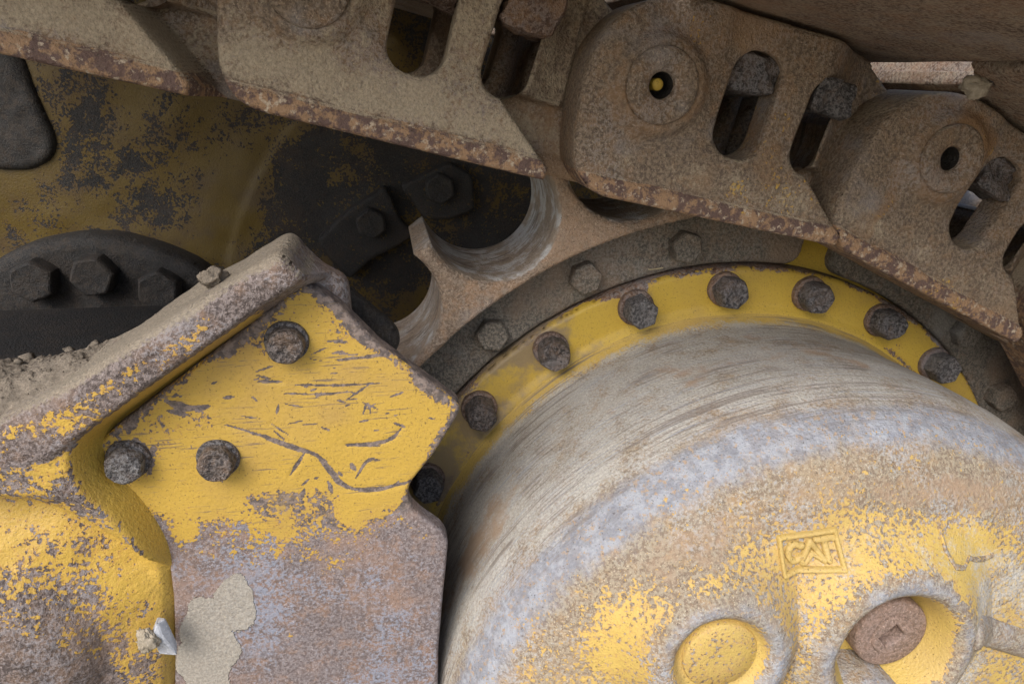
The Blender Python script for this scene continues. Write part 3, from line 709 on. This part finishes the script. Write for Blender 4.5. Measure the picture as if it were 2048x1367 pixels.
def pl_att(X, Z, sd):
    P = np.stack([X, 0*X, Z], 1); f = fbm(P, 9, 81, 3); g = fbm(P, 3.2, 86, 2)
    lowz = np.interp(X, LOWL[:, 0], LOWL[:, 1]); below = lowz-Z+.035*f
    w = .195+.13*f+.30*sstep(-.06, .04, below)+.22*sstep(.02, .17, below)+.08*sstep(.1, .3, below)
    w = w+.45*sstep(-.030, -.004, sd+.010*f)*(.6+.4*vnoise(P, 11, 4))
    c = W2([(395, 840), (310, 830), (520, 600), (300, 905), (620, 610), (690, 660)], DP)
    for (cx, cz), rr_, aa in zip(c, (.045, .05, .05, .05, .05, .06), (.26, .16, .25, .2, .22, .2)): w = w+aa*np.exp(-((X-cx)**2+(Z-cz)**2)/rr_**2)
    for pb in W2([(572, 688), (252, 926), (434, 923)], DP): w = w+.22*np.exp(-(np.hypot(X-pb[0], Z-pb[1])/.05)**4)*(1+f)
    for L, wd in SCRW:
        x0, x1 = L[:, 0].min()-.03, L[:, 0].max()+.03; m = (X > x0) & (X < x1) & (Z > L[:, 1].min()-.03) & (Z < L[:, 1].max()+.03)
        if not m.any(): continue
        dd_, uu = seg_dist(X[m], Z[m], L); prof = wd*(.25+.70*np.clip(4*uu*(1-uu), 0, 1))*(1+.5*vnoise(np.stack([X[m], 0*X[m], Z[m]], 1), 60, 12))
        w[m] = np.maximum(w[m], .80*sstep(prof*1.3, prof*.4, dd_))
    dp = W2([(400, 1250), (430, 1300), (400, 1350), (475, 1210)], DP); du = np.zeros_like(X)
    for (cx, cz), rx, rz in zip(dp, (.035, .04, .045, .03), (.05, .06, .07, .06)): du = np.maximum(du, 1.1*np.exp(-(((X-cx)/rx)**2+((Z-cz)/rz)**2+.5*f)**1.5*np.sign(1)) if False else 1.1*sstep(1.5, .5, np.hypot((X-cx)/rx, (Z-cz)/rz)+.55*f))
    du = du+.05*g-.04+.10*sstep(.0, .3, below)
    return dict(wear=w, dust=du, tone=sstep(.10, -.02, below)*1.0, stain=.03+.20*f+.25*sstep(-.10, .02, below)-.5*sstep(.02, .1, below))
bb = (PLATE[:, 0].min()-.02, PLATE[:, 0].max()+.02, PLATE[:, 1].min()-.02, PLATE[:, 1].max()+.02)
V, F, A = field(bb, .0027, pl_sdf, pl_dep, DP+.042, pl_att, 3)
gp = part('guard_plate', V, F, M['plate'], tf, A)
PB = [bolt_mesh(.0335, .032, h, sd, M[mt], 1.1, .05, ph) for h, sd, ph, mt in ((.2, 41, .2, 'boltbrown'), (.55, 42, .6, 'boltgrey'), (.35, 43, 0, 'boltbrown'))]
PW = disc_mesh(.0400, .011, 44, M['bolt'])
for i, p in enumerate([(572, 688), (252, 926), (434, 923)]):
    x, z = W2([p], DP-.02)[0]; b = link_obj('plate_bolt', PB[i], gp, (x, DP-.012, z)); link_obj('washer', PW, b, (x, DP, z))

# casting: bar flange along the top, seat for the plate, dished boss at the lower left
DB, DS, DR = -.600, -.462, -.585
FR = W2([(552, 506), (578, 518), (604, 552), (690, 608), (700, 700), (600, 1640), (-220, 1640), (-220, 980), (-120, 905), (0, 838), (110, 780)], -.58)
BARLO = W2([(640, 548), (600, 578), (570, 600), (370, 738), (168, 880), (90, 935)], DB)
SEAT = W2([(690, 545), (604, 584), (572, 604), (372, 742), (172, 884), (155, 925), (180, 988), (250, 1052), (298, 1120), (320, 1200), (325, 1290), (322, 1640), (900, 1640), (900, 700)], DR)
CBX, CBZ = W2([(-75, 1460)], DR)[0]
CDX, CDZ = W2([(-60, 1345)], DR)[0]
def fr_sdf(X, Z): return poly_sdf(X, Z, FR, .02)
def fr_dep(X, Z, sd):
    P = np.stack([X, 0*X, Z], 1); f = fbm(P, 6, 91, 4); f2 = fbm(P, 20, 97, 3)
    se = poly_sdf(X, Z, SEAT, .05)
    d = np.full(X.shape, DR)
    # bar stands a little prouder than the rest of the casting
    bd, _ = seg_dist(X, Z, BARLO); zl = np.interp(X, BARLO[::-1, 0], BARLO[::-1, 1])
    d = d+(DB-DR)*sstep(.0, .02, Z-zl)*sstep(-1.62, -1.48, X)
    rho = np.hypot(X-CDX, Z-CDZ)
    prof_r = [0, .10, .165, .20, .225, .29, .345, .375, .39, .44, .50]; prof_d = [-.03, -.03, -.015, .01, .035, .055, .075, .07, .02, .0, .0]
    d = d+np.interp(rho, prof_r, prof_d)*sstep(.07, .03, Z-zl+.12)
    d = d+.035*sstep(-1.62, -1.9, X)*sstep(.0, .1, Z-CDZ-.35)
    seat = sstep(.022, -.028, se)
    d = d*(1-seat)+DS*seat
    d = d+edge_round(sd, .028)
    return d+.006*f*(1-seat)+.0022*f2*(1-seat)
def fr_att(X, Z, sd):
    P = np.stack([X, 0*X, Z], 1); f = fbm(P, 8, 101, 3); g = fbm(P, 3.5, 105, 2); se = poly_sdf(X, Z, SEAT, .05)
    rho = np.hypot(X-CDX, Z-CDZ); zl = np.interp(X, BARLO[::-1, 0], BARLO[::-1, 1])
    bar = sstep(-.005, .01, Z-zl)*sstep(-1.72, -1.52, X+.05*f)
    lft = sstep(-1.56, -1.78, X+.05*g)*sstep(.36, .46, rho)
    w = .47+.15*f+.05*sstep(.36, .30, rho)+.40*sstep(.29, .24, np.hypot(X-CBX, Z-CBZ)+.02*f)+.26*lft
    w = w*(1-bar)+bar*(.61-.28*f*(f > 0)-.05*np.sign(g)+.35*sstep(-1.26, -1.17, X)+.22*sstep(-.035, -.012, sd)+.16*sstep(.045, .0, Z-zl))
    w = np.where(se < .012, .14+.05*f+.9*sstep(-1.21, -1.14, X)*sstep(.9, 1.0, Z), w)
    du = -.08+.10*g+.30*sstep(-.05, -.01, sd)*bar+.62*lft*sstep(.40, .5, rho)+.20*sstep(.37, .28, rho)*sstep(.20, .24, rho)+.40*sstep(.28, .22, np.hypot(X-CBX, Z-CBZ))
    du = np.where(se < .012, -.15, du)
    return dict(wear=w, dust=du)
bb = (FR[:, 0].min()-.02, FR[:, 0].max()+.02, FR[:, 1].min()-.02, FR[:, 1].max()+.02)
V, F, A = field(bb, .0052, fr_sdf, fr_dep, -.40, fr_att, 7)
V[:, 1] = V[:, 1]
wl = A['wall'] > .5
nn = fbm(V[wl], 10, 111, 3); V[wl, 2] += .006*nn*np.clip((V[wl, 1]+.58)/.1, 0, 1)
part('frame_casting', V, F, M['frame'], tf, A)
BM = np.array([(-4.2, .74), (-1.80, .70), (-1.62, .78), (-1.36, .93), (-1.26, .92), (-1.18, .7), (-1.12, -1.2), (-4.2, -1.2)])
V, F, A = field((-4.22, -1.10, -1.22, 1.15), .02, lambda X, Z: poly_sdf(X, Z, BM, .03), lambda X, Z, sd: -.39+edge_round(sd, .01)+0*X, 1.15, None, 4)
part('frame_beam', V, F, M['grime_shade'], tf, A)
RG = W2([(650, 640), (672, 572), (700, 580), (790, 655), (803, 680), (780, 730), (650, 720)], -.30)
V, F, A = field((RG[:, 0].min()-.02, RG[:, 0].max()+.02, RG[:, 1].min()-.02, RG[:, 1].max()+.02), .01, lambda X, Z: poly_sdf(X, Z, RG, .015), lambda X, Z, sd: -.30+edge_round(sd, .008)+0*X, -.265, None, 3)
part('rear_guard_plate', V, F, M['grime_shade'], tf, A)

# ------------------------------------------------------------------ dirt, clod, stone
def lump(name, px, d, rx, rz, ry, mat, seed, amp=.35, nseg=40, freq=9):
    c = W([px], d)[0]; u = np.linspace(0, 2*math.pi, nseg, endpoint=False); v = np.linspace(.02, math.pi-.02, nseg//2)
    U, Vv = np.meshgrid(u, v); n = np.stack([np.cos(U)*np.sin(Vv), np.sin(U)*np.sin(Vv), np.cos(Vv)], -1).reshape(-1, 3)
    f = 1+amp*fbm(n*.6+seed, 2.2, seed, 4)+amp*.35*fbm(n+seed, freq, seed+9, 3)
    V = c+n*f[:, None]*np.array([rx, ry, rz]); m = nseg; i = np.arange(nseg//2-1)[:, None]; j = np.arange(m)
    F = np.stack([i*m+j, i*m+(j+1) % m, (i+1)*m+(j+1) % m, (i+1)*m+j], -1).reshape(-1, 4)[:, ::-1]
    return part(name, V, F, mat)
def heap():
    # crumbly dirt lying on the ledge behind the bar
    line = W([(-60, 845), (60, 800), (130, 760), (200, 725), (262, 680), (330, 640)], -.46)
    hgt = [.12, .075, .05, .035, .018, .0]; n = 330; m = 110
    t = np.linspace(0, len(line)-1, n); L = np.stack([np.interp(t, range(len(line)), line[:, k]) for k in range(3)], 1); hh = np.interp(t, range(len(line)), hgt)
    V = []
    for k in range(m):
        s = k/(m-1); V.append(np.stack([L[:, 0], L[:, 1]-.10+.26*s, L[:, 2]-.06+(hh+.05)*np.sin(math.pi*min(1, .15+s*.8))], 1))
    V = np.concatenate(V); f = fbm(V, 11, 121, 3); f2 = np.abs(fbm(V, 45, 127, 3)); f3 = fbm(V, 110, 129, 2)
    V[:, 2] += .014*f+.006*f2+.002*f3; V[:, 1] += .006*f2+.002*f3; V[:, 0] += .006*f+.0015*f3
    i = np.arange(m-1)[:, None]; j = np.arange(n-1); F = np.stack([i*n+j, i*n+j+1, (i+1)*n+j+1, (i+1)*n+j], -1).reshape(-1, 4)
    # loose crumbs lying on the heap
    rs = np.random.RandomState(9); cube = np.array([(x, y, z) for x in (-1, 1) for y in (-1, 1) for z in (-1, 1)], float)
    cf = np.array([(0, 1, 3, 2), (4, 6, 7, 5), (0, 4, 5, 1), (2, 3, 7, 6), (0, 2, 6, 4), (1, 5, 7, 3)])
    Vs, Fs, base = [V], [F], len(V); top = V.reshape(m, n, 3)
    for q in range(70):
        a, b = rs.randint(4, m-30), rs.randint(0, n); c = top[a, b]; sz = .0012+.009*rs.rand()**7
        Rm = np.linalg.qr(rs.randn(3, 3))[0]; cv = (cube*(.7+.6*rs.rand(8, 1)))@Rm*sz*np.array([1, .8, .8])
        Vs.append(c+cv+np.array([0, -.002, .4*sz])); Fs.append(cf+base); base += 8
    return part('dirt_heap', np.concatenate(Vs), np.concatenate(Fs), M['soil'], None, None, None, True)
tag(heap(), 'crumbly grey-brown dirt heaped on the ledge behind the yellow bar', 'dirt', kind='stuff')
tag(lump('dirt_clod', (425, 556), -.50, .022, .020, .02, M['soil'], 3, .45), 'small dirt clod clinging to the upper edge of the yellow bar', 'dirt clod')
tag(lump('dirt_clod', (294, 1282), -.572, .020, .026, .010, M['mudpale'], 5, .5), 'pale mud clod beside the white stone on the track frame', 'dirt clod')
import bmesh
def angular(name, px, d, size, tilt, mat, seed):
    rs = np.random.RandomState(seed); c = W([px], d)[0]; bm = bmesh.new()
    for _ in range(26):
        v = rs.randn(3); v /= np.abs(v).max()**.8; v *= np.array(size)*(.8+.3*rs.rand())
        ca, sa = math.cos(tilt), math.sin(tilt); bm.verts.new((v[0]*ca-v[2]*sa, v[1], v[0]*sa+v[2]*ca))
    r = bmesh.ops.convex_hull(bm, input=bm.verts); bmesh.ops.delete(bm, geom=[e for e in r['geom_interior'] if isinstance(e, bmesh.types.BMVert)], context='VERTS')
    bmesh.ops.bevel(bm, geom=list(bm.edges), offset=.002, segments=1, affect='EDGES')
    bm.verts.index_update(); V = np.array([v.co[:] for v in bm.verts])+c; F = [[v.index for v in f.verts] for f in bm.faces]; bm.free()
    o = link_obj(name, None, None, tuple(c)); bpy.data.objects.remove(o)
    me = bpy.data.meshes.new(name); me.from_pydata([tuple(x) for x in (V-c)*S], [], F); me.update(); me.materials.append(mat)
    return link_obj(name, me, None, tuple(c))
st = angular('stone', (328, 1276), -.55, (.018, .016, .045), .12, M['stone'], 4)
tag(lump('dirt_clod', (1952, 172), -.36, .030, .020, .03, M['mudpale'], 11, .4), 'pale lit mud clod on top of the tilted track link, in the bright gap', 'dirt clod')
tag(st, 'white angular stone wedged between track frame and guard plate', 'stone')

ax_ = W([(1297, 538.6), (1306, 538.4), (1316, 536.8), (1326, 535.6)], .050)
V = []
for q in ax_:
    for t in range(6): V.append(q+np.array([0, math.cos(t*math.pi/3), math.sin(t*math.pi/3)])*.0016)
F = [(r*6+t, r*6+(t+1) % 6, (r+1)*6+(t+1) % 6, (r+1)*6+t) for r in range(3) for t in range(6)]
tag(part('straw', np.array(V), np.array(F), M['straw']), 'thin pale straw lying on the grimy sprocket ring between two bolts', 'straw')

# ------------------------------------------------------------------ machine hull behind the sprocket
hu = thing('machine_hull', 'recessed hull wall with shade painted into its peeling yellow and bolted grimy flanges', 'hull', (-1.0, 2.4, .8))
HD = 2.4
def hu_sdf(X, Z): return np.maximum(np.abs(X)-4.6, np.abs(Z-.2)-2.8)
def hu_dep(X, Z, sd):
    r = np.hypot(X, Z); P = np.stack([X, 0*X, Z], 1)
    return HD-.010*sstep(1.93, 1.91, r)+.010*fbm(P, 3, 131, 3)
def hu_att(X, Z, sd):
    P = np.stack([X, 0*X, Z], 1); f = fbm(P, 4.5, 135, 4); g = fbm(P, 1.7, 139, 2)
    return dict(wear=.425+.13*f+.06*g+.10*sstep(1.92, 1.8, np.hypot(X, Z)), dust=.0*X)
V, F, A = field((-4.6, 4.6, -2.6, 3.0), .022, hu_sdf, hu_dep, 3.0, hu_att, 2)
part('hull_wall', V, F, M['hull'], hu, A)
# grimy bearing flange, colour also carrying shade, with three bolts, left
GF = W2([(-200, 620), (-60, 560), (0, 512), (60, 488), (150, 472), (230, 475), (320, 500), (390, 530), (450, 580), (470, 680), (420, 900), (-200, 900)], 2.22)
V, F, A = field((GF[:, 0].min()-.02, GF[:, 0].max()+.02, GF[:, 1].min()-.02, GF[:, 1].max()+.02), .009, lambda X, Z: poly_sdf(X, Z, GF, .06),
                lambda X, Z, sd: 2.22+edge_round(sd, .07)+.008*fbm(np.stack([X, 0*X, Z], 1), 7, 141, 3), 2.45, None, 4)
bf = part('bearing_flange', V, F, M['grime_shade'], hu, A)
HB = [bolt_mesh(.105, .10, .8, sd, M['grime_shade'], .6, .04, sd*.3) for sd in (51, 52)]
for i, p in enumerate([(66, 562), (186, 552), (318, 580)]):
    x, z = W2([p], 2.15)[0]; link_obj('flange_bolt', HB[i % 2], bf, (x, 2.215, z))
# hanging rounded bracket, upper left
BR = W2([(-120, 60), (40, 100), (70, 190), (112, 280), (104, 318), (60, 345), (0, 342), (-120, 330)], 2.36)
V, F, A = field((BR[:, 0].min()-.02, BR[:, 0].max()+.02, BR[:, 1].min()-.02, BR[:, 1].max()+.02), .009, lambda X, Z: poly_sdf(X, Z, BR, .07),
                lambda X, Z, sd: 2.36+edge_round(sd, .05)+.02*fbm(np.stack([X, 0*X, Z], 1), 5, 143, 3), 2.45, None, 4)
part('bracket', V, F, M['grime_shade'], hu, A)
# pads with bolts behind the sprocket
PADS = [[(632, 482), (690, 425), (772, 372), (800, 440), (830, 470), (800, 490), (740, 520), (700, 560), (660, 520)], [(800, 372), (900, 325), (945, 350), (950, 420), (900, 440), (850, 440)]]
PBm = bolt_mesh(.080, .07, .6, 53, M['grime_shade'], .8, .04, .4)
for i, pd2 in enumerate(PADS):
    Q = W2(pd2, 2.28)
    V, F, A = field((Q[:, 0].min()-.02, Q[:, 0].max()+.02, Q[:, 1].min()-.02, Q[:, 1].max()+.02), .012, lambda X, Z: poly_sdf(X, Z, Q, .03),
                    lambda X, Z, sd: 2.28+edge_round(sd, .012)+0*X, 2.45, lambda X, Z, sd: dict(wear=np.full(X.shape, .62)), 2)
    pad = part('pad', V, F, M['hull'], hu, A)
    x, z = W2([[(742, 448), (880, 378)][i]], 2.22)[0]; link_obj('pad_bolt', PBm, pad, (x, 2.275, z))

for o in scene.objects:
    if '_o' in o: del o['_o']
